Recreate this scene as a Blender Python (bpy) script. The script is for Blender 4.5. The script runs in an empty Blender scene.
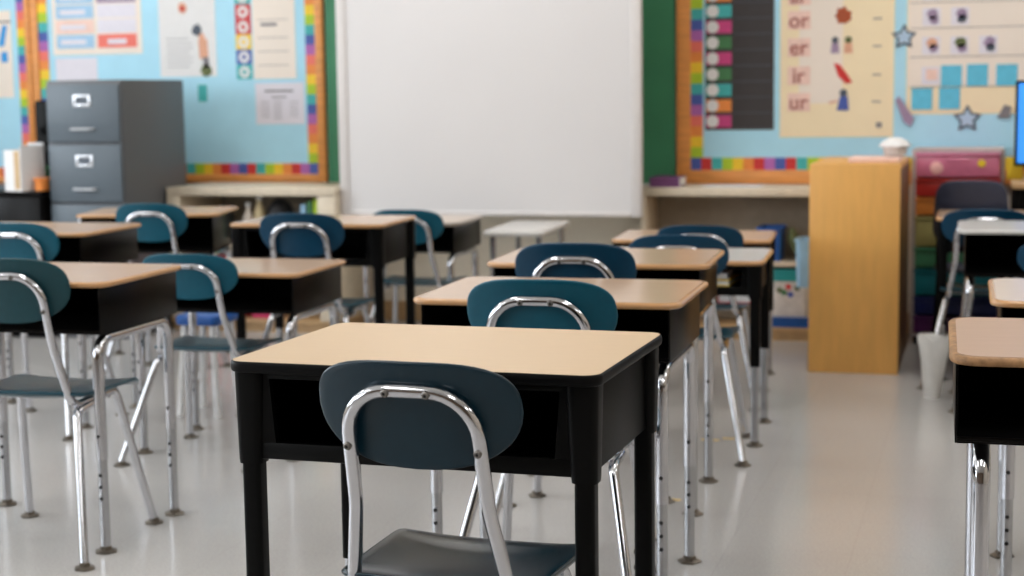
import bpy, bmesh, math, random
from mathutils import Vector, Matrix
random.seed(7)
S = bpy.context.scene
C = S.collection
PI = math.pi
R = math.radians

# ------------------------------------------------------------------ materials
def lin(c):
    return tuple(((v / 255) / 12.92 if v / 255 <= .04045 else ((v / 255 + .055) / 1.055) ** 2.4) for v in c)

def mat(name, rgb, rough=.5, metal=0., var=.06, scale=30., coat=0., spec=.5, bump=0., stretch=None):
    m = bpy.data.materials.new(name); m.use_nodes = True
    nt = m.node_tree; b = nt.nodes['Principled BSDF']
    b.inputs['Roughness'].default_value = rough
    b.inputs['Metallic'].default_value = metal
    b.inputs['Specular IOR Level'].default_value = spec
    b.inputs['Coat Weight'].default_value = coat
    b.inputs['Coat Roughness'].default_value = .12
    tc = nt.nodes.new('ShaderNodeTexCoord')
    mp = nt.nodes.new('ShaderNodeMapping')
    if stretch: mp.inputs['Scale'].default_value = stretch
    nz = nt.nodes.new('ShaderNodeTexNoise'); nz.inputs['Scale'].default_value = scale; nz.inputs['Detail'].default_value = 4
    rp = nt.nodes.new('ShaderNodeValToRGB')
    l = lin(rgb)
    rp.color_ramp.elements[0].position = .3; rp.color_ramp.elements[1].position = .7
    rp.color_ramp.elements[0].color = tuple(v * (1 - var) for v in l) + (1,)
    rp.color_ramp.elements[1].color = tuple(min(1, v * (1 + var)) for v in l) + (1,)
    nt.links.new(tc.outputs['Object'], mp.inputs['Vector'])
    nt.links.new(mp.outputs['Vector'], nz.inputs['Vector'])
    nt.links.new(nz.outputs['Fac'], rp.inputs['Fac'])
    nt.links.new(rp.outputs['Color'], b.inputs['Base Color'])
    if bump:
        bp = nt.nodes.new('ShaderNodeBump'); bp.inputs['Strength'].default_value = bump; bp.inputs['Distance'].default_value = .002
        nt.links.new(nz.outputs['Fac'], bp.inputs['Height']); nt.links.new(bp.outputs['Normal'], b.inputs['Normal'])
    return m

def emit(name, rgb, strength):
    m = bpy.data.materials.new(name); m.use_nodes = True
    b = m.node_tree.nodes['Principled BSDF']
    b.inputs['Base Color'].default_value = lin(rgb) + (1,)
    b.inputs['Emission Color'].default_value = lin(rgb) + (1,)
    b.inputs['Emission Strength'].default_value = strength
    return m

M = dict(
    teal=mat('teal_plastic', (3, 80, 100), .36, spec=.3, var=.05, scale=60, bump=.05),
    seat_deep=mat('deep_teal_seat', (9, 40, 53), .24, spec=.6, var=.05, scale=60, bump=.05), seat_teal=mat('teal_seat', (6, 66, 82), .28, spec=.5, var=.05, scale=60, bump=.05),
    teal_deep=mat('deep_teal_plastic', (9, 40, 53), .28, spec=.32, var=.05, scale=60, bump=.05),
    teal_green=mat('green_teal_plastic', (20, 64, 72), .38, spec=.3, var=.05, scale=60, bump=.05),
    blue_teal=mat('blue_teal_plastic', (4, 56, 82), .36, spec=.3, var=.05, scale=60, bump=.05),
    navy=mat('navy_plastic', (52, 60, 82), .45),
    chrome=mat('chrome', (202, 203, 208), .1, 1., var=.03, scale=12),
    dull_chrome=mat('dull_chrome', (184, 186, 190), .24, 1., var=.05, scale=20),
    steel_dark=mat('dark_steel', (120, 112, 100), .4, .9, var=.2, scale=60),
    glide=mat('glide_steel', (112, 104, 94), .38, .8, var=.25, scale=90),
    hole=mat('hole_black', (8, 8, 8), .8),
    screw=mat('screw_steel', (120, 116, 112), .4, 1.),
    lam=mat('beige_laminate', (208, 180, 146), .42, var=.025, scale=14, stretch=(1, 12, 1)),
    lam2=mat('tan_laminate', (201, 172, 146), .2, var=.035, scale=12, stretch=(1, 10, 1)),
    lam3=mat('pale_laminate', (208, 192, 178), .28, var=.03, scale=12, stretch=(1, 10, 1)),
    lam_dark=mat('dark_tan_laminate', (170, 138, 114), .4, var=.04, scale=12, stretch=(1, 10, 1)),  # tan laminate in a darker, even tone
    edge_grey=mat('grey_brown_edge', (150, 138, 126), .3),
    lam_white=mat('grey_white_laminate', (205, 202, 198), .25, var=.03),
    edge_tan=mat('tan_edge', (194, 146, 98), .25, var=.05, coat=.3),
    edge_worn=mat('worn_brown_edge', (150, 112, 74), .6, var=.45, scale=55, bump=.6),
    edge_black=mat('black_edge', (6, 6, 7), .45, var=.1, spec=.12),
    blackp=mat('black_plastic', (5, 5, 5), .42, var=.1, scale=200, bump=.05, spec=.12),
    blackm=mat('black_metal', (8, 6, 5), .28, var=.08, spec=.12),
    blackin=mat('black_inside', (5, 5, 6), .8, spec=.1),
    oak=mat('oak_frame', (228, 152, 80), .45, var=.12, scale=8, stretch=(1, 1, 9)),
    maple=mat('maple_panel', (230, 172, 92), .42, var=.06, scale=5, stretch=(6, 6, 1)),
    maple_dark=mat('brown_laminate', (104, 70, 36), .5, var=.15, scale=6),
    cream=mat('cream_paint', (216, 202, 180), .5),
    shelf_in=mat('shelf_inside', (150, 138, 122), .6),
    kick=mat('wood_kick', (186, 152, 110), .5, var=.1),
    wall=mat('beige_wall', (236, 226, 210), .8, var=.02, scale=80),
    wallside=mat('side_wall_paint', (216, 210, 200), .8, var=.02, scale=80), wallright=mat('right_wall_paint', (196, 184, 168), .8, var=.02, scale=80), wallrear=mat('dark_rear_wall', (104, 84, 66), .6, var=.15, scale=3, stretch=(6, 6, 1)),  # unseen rear wall, toned dark brown to put contrast into the chrome reflections
    ceil=mat('ceiling_tile', (238, 236, 230), .9, var=.03, scale=60),
    green=mat('chalkboard_green', (60, 132, 94), .6, var=.1, scale=4),
    wb=mat('whiteboard_white', (220, 217, 217), .4, var=.01, scale=2),
    wbframe=mat('whiteboard_frame', (218, 213, 211), .4, var=.02),
    boardblue=mat('pale_blue_paper', (176, 224, 244), .85, var=.03, scale=8),
    grey=mat('grey_cabinet', (86, 97, 106), .45, var=.03, scale=40),
    greyside=mat('grey_cabinet_side', (94, 95, 98), .45, var=.03, scale=40),
    label=mat('label_chrome', (212, 214, 218), .3, .6),
    labelcard=mat('label_card', (92, 100, 110), .7),
    paper=mat('white_paper', (228, 227, 227), .8, var=.02),
    paperlav=mat('lavender_white_paper', (226, 222, 232), .8, var=.02),
    creamp=mat('cream_poster', (244, 226, 190), .7, var=.03, scale=5),
    creamp2=mat('pale_poster', (238, 226, 214), .65, var=.02, scale=5),
    ink=mat('grey_ink', (130, 126, 130), .8),
    inkred=mat('pink_brown_ink', (176, 112, 104), .8),
    pinkp=mat('pale_pink_paper', (240, 206, 194), .8),
    black=mat('black_card', (58, 54, 55), .7),
    red=mat('red', (206, 52, 50), .6), orange=mat('orange', (236, 142, 66), .6), yellow=mat('yellow', (242, 204, 48), .6),
    lime=mat('lime', (172, 202, 44), .6), tealc=mat('teal_card', (66, 176, 176), .6), bluec=mat('blue_card', (72, 92, 170), .6),
    purple=mat('purple_card', (176, 102, 176), .6), salmon=mat('salmon', (236, 118, 104), .6), magenta=mat('magenta_card', (200, 66, 128), .6),
    greenc=mat('green_card', (66, 122, 76), .6), skycard=mat('sky_card', (98, 192, 222), .7), white=mat('white_plastic', (236, 236, 236), .4),
    inkblue=mat('bright_blue_ink', (40, 150, 220), .6),
    skin=mat('peach_ink', (222, 168, 140), .8), brownink=mat('brown_ink', (170, 84, 52), .8), mauve=mat('mauve_ink', (160, 140, 168), .8),
    starin=mat('star_card', (176, 200, 222), .7), darkgrey=mat('dark_grey_card', (84, 92, 104), .8),
    d_pink=mat('pink_drawer', (216, 122, 152), .25, coat=.3), d_red=mat('red_drawer', (176, 46, 40), .3), d_orange=mat('orange_drawer', (206, 128, 58), .3),
    d_yel=mat('olive_drawer', (160, 152, 96), .3), d_green=mat('green_drawer', (70, 132, 96), .3), d_teal=mat('teal_drawer', (22, 112, 122), .3),
    d_blue=mat('navy_drawer', (30, 40, 96), .3), d_pur=mat('plum_drawer', (92, 40, 96), .3),
    cartframe=mat('cart_frame', (190, 180, 176), .3, .4),
    pinkl=mat('light_pink', (250, 190, 186), .5),
    bluepl=mat('blue_plastic', (24, 88, 168), .4), ltblue=mat('light_blue_plastic', (150, 190, 220), .4), tealpl=mat('teal_plastic_lid', (30, 140, 140), .4),
    clear=mat('cloudy_plastic', (214, 206, 200), .25, var=.1, scale=25), olive=mat('olive_cloth', (104, 112, 74), .9, var=.3, scale=30, bump=.5),
    redcloth=mat('red_cloth', (190, 40, 48), .8), pinkpl=mat('pink_plastic', (206, 60, 110), .5),
    bag=mat('white_bag', (214, 212, 208), .35, var=.04),
    blackround=mat('black_ball', (22, 22, 26), .5), bottle=mat('beige_bottle', (214, 194, 150), .4), purplebook=mat('purple_book', (110, 62, 110), .5),
    tape=mat('yellow_tape', (214, 182, 120), .7), tancard=mat('tan_card', (200, 170, 130), .7),
)

def floor_mat():
    m = bpy.data.materials.new('vinyl_floor'); m.use_nodes = True
    nt = m.node_tree; b = nt.nodes['Principled BSDF']
    tc = nt.nodes.new('ShaderNodeTexCoord')
    n1 = nt.nodes.new('ShaderNodeTexNoise'); n1.inputs['Scale'].default_value = 160; n1.inputs['Detail'].default_value = 3
    n2 = nt.nodes.new('ShaderNodeTexNoise'); n2.inputs['Scale'].default_value = 1.3; n2.inputs['Detail'].default_value = 3
    r1 = nt.nodes.new('ShaderNodeValToRGB')
    r1.color_ramp.elements[0].position = .35; r1.color_ramp.elements[1].position = .65
    r1.color_ramp.elements[0].color = lin((187, 184, 182)) + (1,); r1.color_ramp.elements[1].color = lin((200, 197, 194)) + (1,)
    mx = nt.nodes.new('ShaderNodeMixRGB'); mx.blend_type = 'MULTIPLY'; mx.inputs['Fac'].default_value = .12
    br = nt.nodes.new('ShaderNodeTexBrick')                                   # 12-inch tiles, hairline joints
    br.offset = 0; br.inputs['Scale'].default_value = 1; br.inputs['Brick Width'].default_value = .305; br.inputs['Row Height'].default_value = .305
    br.inputs['Mortar Size'].default_value = .0012
    br.inputs['Color1'].default_value = (1, 1, 1, 1); br.inputs['Color2'].default_value = (.97, .97, .965, 1); br.inputs['Mortar'].default_value = (.86, .85, .84, 1)
    m2 = nt.nodes.new('ShaderNodeMixRGB'); m2.blend_type = 'MULTIPLY'; m2.inputs['Fac'].default_value = .6
    L = nt.links.new
    for n in (n1, n2, br): L(tc.outputs['Object'], n.inputs['Vector'])
    L(n1.outputs['Fac'], r1.inputs['Fac']); L(r1.outputs['Color'], mx.inputs['Color1']); L(n2.outputs['Fac'], mx.inputs['Color2'])
    L(mx.outputs['Color'], m2.inputs['Color1']); L(br.outputs['Color'], m2.inputs['Color2']); L(m2.outputs['Color'], b.inputs['Base Color'])
    rr = nt.nodes.new('ShaderNodeMapRange'); rr.inputs['To Min'].default_value = .12; rr.inputs['To Max'].default_value = .24
    L(n2.outputs['Fac'], rr.inputs['Value']); L(rr.outputs['Result'], b.inputs['Roughness'])
    return m
M['floor'] = floor_mat()

# ------------------------------------------------------------------ mesh helpers
def obj(name, bm, mats, parent=None, smooth=35, label=None):
    bmesh.ops.recalc_face_normals(bm, faces=bm.faces[:])
    me = bpy.data.meshes.new(name); bm.to_mesh(me); bm.free()
    for m in (mats if isinstance(mats, (list, tuple)) else [mats]): me.materials.append(M[m])
    if smooth:
        for p in me.polygons: p.use_smooth = True
        me.set_sharp_from_angle(angle=R(smooth))
    o = bpy.data.objects.new(name, me); C.objects.link(o)
    if parent: o.parent = parent
    if label: o['label'] = label
    return o

def tag(o, label, cat, group=None):
    o['label'] = label; o['category'] = cat
    if group: o['group'] = group
    return o

def thing(name, label, cat, loc=(0, 0, 0), rz=0, group=None):
    o = bpy.data.objects.new(name, None); C.objects.link(o)
    o.location = loc; o.rotation_euler = (0, 0, rz); o.empty_display_size = .1
    return tag(o, label, cat, group)

def struct(name, bm, mats, smooth=0):
    o = obj(name, bm, mats, smooth=smooth); o['kind'] = 'structure'; return o

def add(bm, other, mi=0):
    for f in other.faces: f.material_index = mi
    me = bpy.data.meshes.new('tmp'); other.to_mesh(me); other.free(); bm.from_mesh(me); bpy.data.meshes.remove(me)

def box(bm, x0, x1, y0, y1, z0, z1, bev=0, mi=0, seg=2, mtx=None):
    b = bmesh.new(); bmesh.ops.create_cube(b, size=1)
    for v in b.verts:
        v.co = Vector(((x0 + x1) / 2 + v.co.x * (x1 - x0), (y0 + y1) / 2 + v.co.y * (y1 - y0), (z0 + z1) / 2 + v.co.z * (z1 - z0)))
    if bev: bmesh.ops.bevel(b, geom=b.edges[:], offset=bev, segments=seg, affect='EDGES', profile=.5)
    if mtx: b.transform(mtx)
    add(bm, b, mi)
    return bm

def fillet(pts, rads, n=6):
    out = [Vector(pts[0])]
    for i in range(1, len(pts) - 1):
        p, a, b = Vector(pts[i]), Vector(pts[i - 1]), Vector(pts[i + 1])
        r = rads[i] if isinstance(rads, (list, tuple)) else rads
        u, w = (a - p).normalized(), (b - p).normalized()
        ang = u.angle(w)
        if ang > PI - .02 or r == 0: out.append(p); continue
        d = min(r / math.tan(ang / 2), (a - p).length * .49, (b - p).length * .49)
        rr = d * math.tan(ang / 2)
        c = p + (u + w).normalized() * (rr / math.sin(ang / 2))
        s, e = p + u * d - c, p + w * d - c
        ax = s.cross(e).normalized(); tot = s.angle(e)
        for k in range(n + 1): out.append(c + Matrix.Rotation(tot * k / n, 3, ax) @ s)
    out.append(Vector(pts[-1]))
    return out

def tube(bm, pts, rad, seg=12, mi=0, cap=True, flat=1.):
    t = bmesh.new()
    n = len(pts); rings = []
    up = Vector((0, 0, 1))
    T0 = (pts[1] - pts[0]).normalized()
    N = T0.orthogonal().normalized() if abs(T0.dot(up)) > .95 else T0.cross(up).normalized()
    if abs(T0.dot(up)) > .95: N = Vector((1, 0, 0)) - T0 * T0.x; N.normalize()
    for i, p in enumerate(pts):
        T = ((pts[min(i + 1, n - 1)] - pts[max(i - 1, 0)])).normalized()
        N = (N - T * N.dot(T)).normalized(); B = T.cross(N)
        r = rad[i] if isinstance(rad, (list, tuple)) else rad
        rings.append([t.verts.new(p + N * math.cos(2 * PI * k / seg) * r + B * math.sin(2 * PI * k / seg) * r * flat) for k in range(seg)])
    for a, b in zip(rings, rings[1:]):
        for k in range(seg): t.faces.new((a[k], a[(k + 1) % seg], b[(k + 1) % seg], b[k]))
    if cap: t.faces.new(rings[0][::-1]); t.faces.new(rings[-1])
    add(bm, t, mi)

def lathe(bm, prof, seg=20, mi=0, lobes=0, amp=0, mtx=None):
    t = bmesh.new(); rings = []
    for r, z in prof:
        rings.append([t.verts.new((r * (1 + (amp * math.cos(lobes * 2 * PI * k / seg) if lobes else 0)) * math.cos(2 * PI * k / seg),
                                   r * (1 + (amp * math.cos(lobes * 2 * PI * k / seg) if lobes else 0)) * math.sin(2 * PI * k / seg), z)) for k in range(seg)])
    for a, b in zip(rings, rings[1:]):
        for k in range(seg): t.faces.new((a[k], a[(k + 1) % seg], b[(k + 1) % seg], b[k]))
    t.faces.new(rings[0][::-1]); t.faces.new(rings[-1])
    if mtx: t.transform(mtx)
    add(bm, t, mi)

def shell(bm, outline, surf, normal, th, nr=9, na=48, mi=0):
    """a curved plate of thickness th with a rounded rim: outline(a)->(u,v), surf(u,v)->point, normal(u,v)->unit vector"""
    t = bmesh.new()
    def P(r, a, off):
        u, v = outline(a); return surf(u * r, v * r) + normal(u * r, v * r) * off
    rows = []
    prof = [(i / nr, .5) for i in range(1, nr)] + [(.965, .5), (.985, .42), (.997, .2), (1., 0), (.997, -.2), (.985, -.42), (.965, -.5)] + [(i / nr, -.5) for i in range(nr - 1, 0, -1)]
    for r, o in prof: rows.append([t.verts.new(P(r, 2 * PI * k / na, o * th)) for k in range(na)])
    for a, b in zip(rows, rows[1:]):
        for k in range(na): t.faces.new((a[k], a[(k + 1) % na], b[(k + 1) % na], b[k]))
    for row, o in ((rows[0], .5), (rows[-1], -.5)):
        c = t.verts.new(P(0, 0, o * th))
        for k in range(na): t.faces.new((row[k], row[(k + 1) % na], c))
    add(bm, t, mi)

def superell(hw, hh, n):
    def f(a):
        c, s = math.cos(a), math.sin(a)
        return (hw * math.copysign(abs(c) ** (2 / n), c), hh * math.copysign(abs(s) ** (2 / n), s))
    return f

def rrect(w, d, r, n=8):
    pts = []
    for cx, cy, a0 in ((w / 2 - r, d / 2 - r, 0), (-w / 2 + r, d / 2 - r, PI / 2), (-w / 2 + r, -d / 2 + r, PI), (w / 2 - r, -d / 2 + r, 1.5 * PI)):
        for k in range(n + 1):
            a = a0 + PI / 2 * k / n; pts.append((cx + r * math.cos(a), cy + r * math.sin(a)))
    return pts

def prism(bm, pts, z0, z1, mi=0, mtx=None, bev=0):
    t = bmesh.new()
    a = [t.verts.new((x, y, z0)) for x, y in pts]; b = [t.verts.new((x, y, z1)) for x, y in pts]
    n = len(pts)
    for k in range(n): t.faces.new((a[k], a[(k + 1) % n], b[(k + 1) % n], b[k]))
    t.faces.new(a[::-1]); t.faces.new(b)
    if mtx: t.transform(mtx)
    add(bm, t, mi)

def profile_rim(bm, w, d, r, z0, z1, bull, mi=0):
    """solid slab with a rounded (bullnose) rim between z0 and z1"""
    t = bmesh.new(); rows = []
    h = (z1 - z0)
    for k in range(9):
        a = -PI / 2 + PI * k / 8
        ins = bull * (1 - math.cos(a)); z = (z0 + z1) / 2 + h / 2 * math.sin(a)
        rows.append([t.verts.new((x, y, z)) for x, y in rrect(w - 2 * ins, d - 2 * ins, max(.004, r - ins))])
    n = len(rows[0])
    for a, b in zip(rows, rows[1:]):
        for k in range(n): t.faces.new((a[k], a[(k + 1) % n], b[(k + 1) % n], b[k]))
    t.faces.new(rows[0][::-1]); t.faces.new(rows[-1])
    add(bm, t, mi)

# ------------------------------------------------------------------ room
YW = 7.72
XL, XR, YB, ZC = -6.2, 3.4, -3.4, 2.85
struct('floor', box(bmesh.new(), XL, XR, YB, YW, -.1, 0), 'floor')
struct('ceiling', box(bmesh.new(), XL, XR, YB, YW, ZC, ZC + .1), 'ceil')
struct('wall_back', box(bmesh.new(), XL - .1, XR + .1, YW, YW + .1, 0, ZC), 'wall')
struct('wall_rear', box(bmesh.new(), XL - .1, XR + .1, YB - .1, YB, 0, ZC), 'wallrear')
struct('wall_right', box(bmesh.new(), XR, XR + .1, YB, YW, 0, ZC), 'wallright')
wl = bmesh.new()                                     # left wall with three window openings
WINS = [(-1.6, .2), (1.2, 3.0), (4.0, 5.8)]
Z0, Z1 = .95, 2.45
ys = [YB] + [v for w in WINS for v in w] + [YW]
for a, b in zip(ys[0::2], ys[1::2]): box(wl, XL - .12, XL, a, b, 0, ZC)
for a, b in WINS:
    box(wl, XL - .12, XL, a, b, 0, Z0); box(wl, XL - .12, XL, a, b, Z1, ZC)
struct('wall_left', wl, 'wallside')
for i, (a, b) in enumerate(WINS):
    f = bmesh.new()
    for y0, y1, z0, z1 in ((a, a + .05, Z0, Z1), (b - .05, b, Z0, Z1), (a + .05, b - .05, Z0, Z0 + .05), (a + .05, b - .05, Z1 - .05, Z1), ((a + b) / 2 - .02, (a + b) / 2 + .02, Z0 + .05, Z1 - .05)):
        box(f, XL - .1, XL - .02, y0, y1, z0, z1, .004)
    struct('window_%d' % (i + 1), f, 'white')
    li = bpy.data.lights.new('window_daylight', 'AREA'); li.shape = 'RECTANGLE'; li.size = b - a - .1; li.size_y = Z1 - Z0 - .1
    li.energy = 64; li.color = (.86, .93, 1.)
    lo = bpy.data.objects.new('window_daylight', li); C.objects.link(lo)
    lo.location = (XL + .01, (a + b) / 2, (Z0 + Z1) / 2); lo.rotation_euler = (0, R(-90), 0); lo.rotation_euler = (R(90), 0, R(-90))
struct('baseboard_back', box(bmesh.new(), XL, XR, YW - .015, YW, 0, .1, .003), 'kick')

# ceiling lights
M['lamp'] = emit('lamp_diffuser', (255, 253, 250), 8.3)
for ix, x in enumerate((-4.6, -2.2, .2, 2.4)):
    for iy, y in enumerate((.5, 3.3, 6.3)):
        t = thing('ceiling_light', 'recessed fluorescent light panel in the white ceiling', 'ceiling light', (x, y, ZC - .03), 0, 'ceiling light panels')
        fr = bmesh.new()
        for x0, x1, y0, y1 in ((-.31, -.28, -.61, .61), (.28, .31, -.61, .61), (-.28, .28, -.61, -.58), (-.28, .28, .58, .61)): box(fr, x0, x1, y0, y1, 0, .03, .003)
        obj('frame', fr, 'white', t); obj('diffuser', box(bmesh.new(), -.28, .28, -.58, .58, .008, .02), 'lamp', t, smooth=0)

# green chalkboard on the back wall between the pin boards
cb = thing('chalkboard', 'green chalkboard strip between the pin boards, mostly behind the whiteboard', 'chalkboard', (-2.34, YW, .70))
obj('writing_surface', box(bmesh.new(), -.895, .895, -.02, 0, 0, 1.3), 'green', cb)
tr = box(bmesh.new(), -.895, .895, -.035, 0, 1.3, 1.34, .003); box(tr, -.895, .895, -.03, 0, -.02, 0, .003)
obj('trim_rail', tr, 'wbframe', cb)

# ------------------------------------------------------------------ pin boards
CYC = ['tealc', 'lime', 'yellow', 'orange', 'salmon', 'purple', 'bluec']
CYC2 = ['red', 'tealc', 'lime', 'yellow', 'orange', 'red', 'purple', 'bluec']
def pin_board(label, x0, x1, z0, z1, fw, bw, left=True, right=True, sq=.046, start=0):
    t = thing('pin_board', label, 'pin board', ((x0 + x1) / 2, YW, z0))
    w, h = x1 - x0, z1 - z0
    obj('backing', box(bmesh.new(), -w / 2 + .01, w / 2 - .01, -.02, 0, .01, h - .01), 'boardblue', t, smooth=0, label='pale blue paper backing')
    f = bmesh.new()
    box(f, -w / 2, -w / 2 + fw, -.035, 0, 0, h, .004); box(f, w / 2 - fw, w / 2, -.035, 0, 0, h, .004)
    box(f, -w / 2 + fw, w / 2 - fw, -.035, 0, 0, fw, .004); box(f, -w / 2 + fw, w / 2 - fw, -.035, 0, h - fw, h, .004)
    obj('frame', f, 'oak', t, label='golden oak frame')
    b = bmesh.new()
    names = list(dict.fromkeys(CYC + CYC2))
    def run(a0, a1, horiz, fixed, cyc, st):
        n = max(1, round(abs(a1 - a0) / sq)); s = (a1 - a0) / n
        for k in range(n):
            mi = names.index(cyc[(k + st) % len(cyc)]); p, q = a0 + k * s, a0 + (k + 1) * s
            p, q = min(p, q), max(p, q)
            if horiz: box(b, p, q, -.024, -.02, fixed, fixed + bw, 0, mi)
            else: box(b, fixed, fixed + bw, -.024, -.02, p, q, 0, mi)
    run(-w / 2 + fw, w / 2 - fw, True, fw, CYC2, start)
    run(-w / 2 + fw, w / 2 - fw, True, h - fw - bw, CYC2, 2)
    if left: run(h - fw - bw, fw + bw, False, -w / 2 + fw, CYC[::-1], 1)
    if right: run(fw + bw, h - fw - bw, False, w / 2 - fw - bw, CYC, 1)
    obj('border_trim', b, names, t, smooth=0, label='rainbow squares border')
    return t
pin_board('left pin board behind the grey filing cabinet, with rainbow border', -4.93, -3.245, .70, 2.25, .045, .055, sq=.05)
pin_board('pin board at the far left edge with a rainbow strip down its right side', -6.15, -4.935, .70, 2.25, .03, .05)
pin_board('right pin board with oak frame behind the wooden bookcase', -1.435, 2.2, .70, 2.25, .066, .058, sq=.05, start=7)

YP = YW - .0185         # face of things pinned on the boards
def card(bm, x0, x1, z0, z1, lay=0, mi=0, th=.0015): box(bm, x0, x1, YP - .002 - .0016 * lay - th, YP - .0016 * lay - .002, z0, z1, 0, mi)
def poly(bm, pts, lay=2, mi=0, th=.0015):
    y = YP - .002 - .0016 * lay
    t = bmesh.new(); a = [t.verts.new((x, y, z)) for x, z in pts]; b = [t.verts.new((x, y - th, z)) for x, z in pts]; n = len(pts)
    for k in range(n): t.faces.new((a[k], a[(k + 1) % n], b[(k + 1) % n], b[k]))
    t.faces.new(a); t.faces.new(b[::-1]); add(bm, t, mi)
def disc(cx, cz, r, n=16, sx=1): return [(cx + sx * r * math.cos(2 * PI * k / n), cz + r * math.sin(2 * PI * k / n)) for k in range(n)]
def star(cx, cz, r, q=.45): return [(cx + (r if k % 2 == 0 else r * q) * math.sin(PI * k / 5), cz + (r if k % 2 == 0 else r * q) * math.cos(PI * k / 5)) for k in range(10)]
def blob(cx, cz, r, seed, n=14, sx=1):
    rnd = random.Random(seed); return [(cx + sx * r * (1 + .35 * (rnd.random() - .5) + .25 * (k % 2)) * math.cos(2 * PI * k / n), cz + r * (1 + .35 * (rnd.random() - .5) + .25 * (k % 2)) * math.sin(2 * PI * k / n)) for k in range(n)]
def single(name, cat, label, bm, mats, group=None):
    return tag(obj(name, bm, mats, smooth=0), label, cat, group)
def text_bm(s, size, x, z, lay, align='CENTER', bold=.0):
    cu = bpy.data.curves.new('t', 'FONT'); cu.body = s; cu.size = size; cu.align_x = align; cu.align_y = 'CENTER'; cu.extrude = .0006; cu.offset = bold
    o = bpy.data.objects.new('t', cu); C.objects.link(o)
    dg = bpy.context.evaluated_depsgraph_get(); me = bpy.data.meshes.new_from_object(o.evaluated_get(dg))
    bpy.data.objects.remove(o); bm = bmesh.new(); bm.from_mesh(me); bpy.data.meshes.remove(me)
    bm.transform(Matrix.Translation((x, YP - .004 - .0016 * lay, z)) @ Matrix.Rotation(PI / 2, 4, 'X'))
    return bm

# left board papers
p = thing('wall_chart', 'pastel chart of two columns of cards above the filing cabinet', 'poster')
b = bmesh.new(); card(b, -4.80, -4.27, 1.375, 1.98); obj('sheet', b, 'lime' if 0 else 'creamp2', p, smooth=0)
b = bmesh.new(); nm = ['skycard', 'mauve', 'pinkp', 'paperlav', 'salmon', 'tealc', 'ltblue']
rnd = random.Random(3)
left = ['ltblue', 'pinkp', 'ltblue', 'ltblue', 'pinkp', 'tealc', 'ltblue']; right = ['salmon', 'paperlav', 'paperlav', 'mauve', 'ltblue', 'ltblue', 'paperlav']
for k in range(7):
    z = 1.41 + k * .078
    card(b, -4.775, -4.55, z, z + .07, 1, nm.index(left[k])); card(b, -4.53, -4.30, z, z + .07, 1, nm.index(right[k]))
    card(b, -4.75, -4.60, z + .02, z + .045, 2, nm.index('paperlav')); card(b, -4.47, -4.36, z + .018, z + .045, 2, nm.index('paperlav'))
obj('cards', b, nm, p, smooth=0)
b = bmesh.new(); card(b, -4.79, -4.54, 1.24, 1.36); single('paper_sheet', 'paper', 'blank white sheet just above the left end of the filing cabinet', b, 'paperlav')
p = thing('picture_poster', 'white poster with a small figure of a child at its lower right', 'poster')
b = bmesh.new(); card(b, -4.17, -3.845, 1.25, 1.86); obj('sheet', b, 'paper', p, smooth=0)
b = bmesh.new(); nm = ['skin', 'darkgrey', 'redcloth', 'ink', 'olive']
poly(b, disc(-3.925, 1.455, .017), 1, 0); poly(b, blob(-3.952, 1.49, .026, 4), 1, 1); poly(b, [(-3.945, 1.44), (-3.895, 1.445), (-3.89, 1.35), (-3.94, 1.34)], 1, 0)
poly(b, [(-3.925, 1.35), (-3.89, 1.35), (-3.885, 1.29), (-3.915, 1.29)], 1, 3); poly(b, blob(-3.905, 1.28, .028, 6), 1, 4)
poly(b, blob(-4.03, 1.605, .025, 8), 1, 0); poly(b, blob(-4.03, 1.60, .012, 9), 2, 2)
obj('picture', b, nm, p, smooth=0)
b = bmesh.new()
for k in range(7): card(b, -4.13, -3.98 if k % 3 else -4.0, 1.30 + k * .024, 1.303 + k * .024, 1)
obj('text_lines', b, 'ink', p, smooth=0)
p = thing('circle_strip', 'narrow strip of coloured squares with white circles on the left pin board', 'banner')
b = bmesh.new(); nm = ['tealc', 'bluec', 'yellow', 'red', 'orange', 'paper', 'bluec']
for k, c in enumerate((0, 1, 2, 3, 3, 0, 4)):
    z = 1.232 + k * .0765
    card(b, -3.732, -3.645, z, z + .075, 0, c); poly(b, disc(-3.688, z + .037, .03), 1, 5); poly(b, disc(-3.688, z + .037, .012), 2, c)
obj('squares', b, nm, p, smooth=0)
p = thing('ruled_poster', 'tall pale poster beside the strip of circles', 'poster')
b = bmesh.new(); card(b, -3.637, -3.40, 1.232, 1.86); obj('sheet', b, 'creamp2', p, smooth=0)
b = bmesh.new()
for z in (1.30, 1.37, 1.44, 1.53): card(b, -3.61, -3.44, z, z + .003, 1)
card(b, -3.59, -3.50, 1.50, 1.515, 1); obj('text_lines', b, 'ink', p, smooth=0)
b = bmesh.new(); card(b, -3.957, -3.906, 1.12, 1.208); single('paper_tag', 'paper', 'small teal tag right of the filing cabinet top', b, 'tealc')
p = thing('notice_sheet', 'white landscape notice low on the left pin board beside its right border', 'paper')
b = bmesh.new(); card(b, -3.632, -3.36, 1.0, 1.212); obj('sheet', b, 'paperlav', p, smooth=0)
b = bmesh.new(); card(b, -3.58, -3.42, 1.165, 1.175, 1); card(b, -3.54, -3.46, 1.135, 1.142, 1)
for x in (-3.60, -3.53, -3.44):
    for k in range(5): card(b, x, x + .045, 1.04 + k * .018 if x != -3.53 else 1.03 + k * .02, 1.043 + k * .018 if x != -3.53 else 1.034 + k * .02, 1)
obj('text_lines', b, 'ink', p, smooth=0)
p = thing('lettered_poster', 'poster with bright blue lettering at the far left edge', 'poster')
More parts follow.
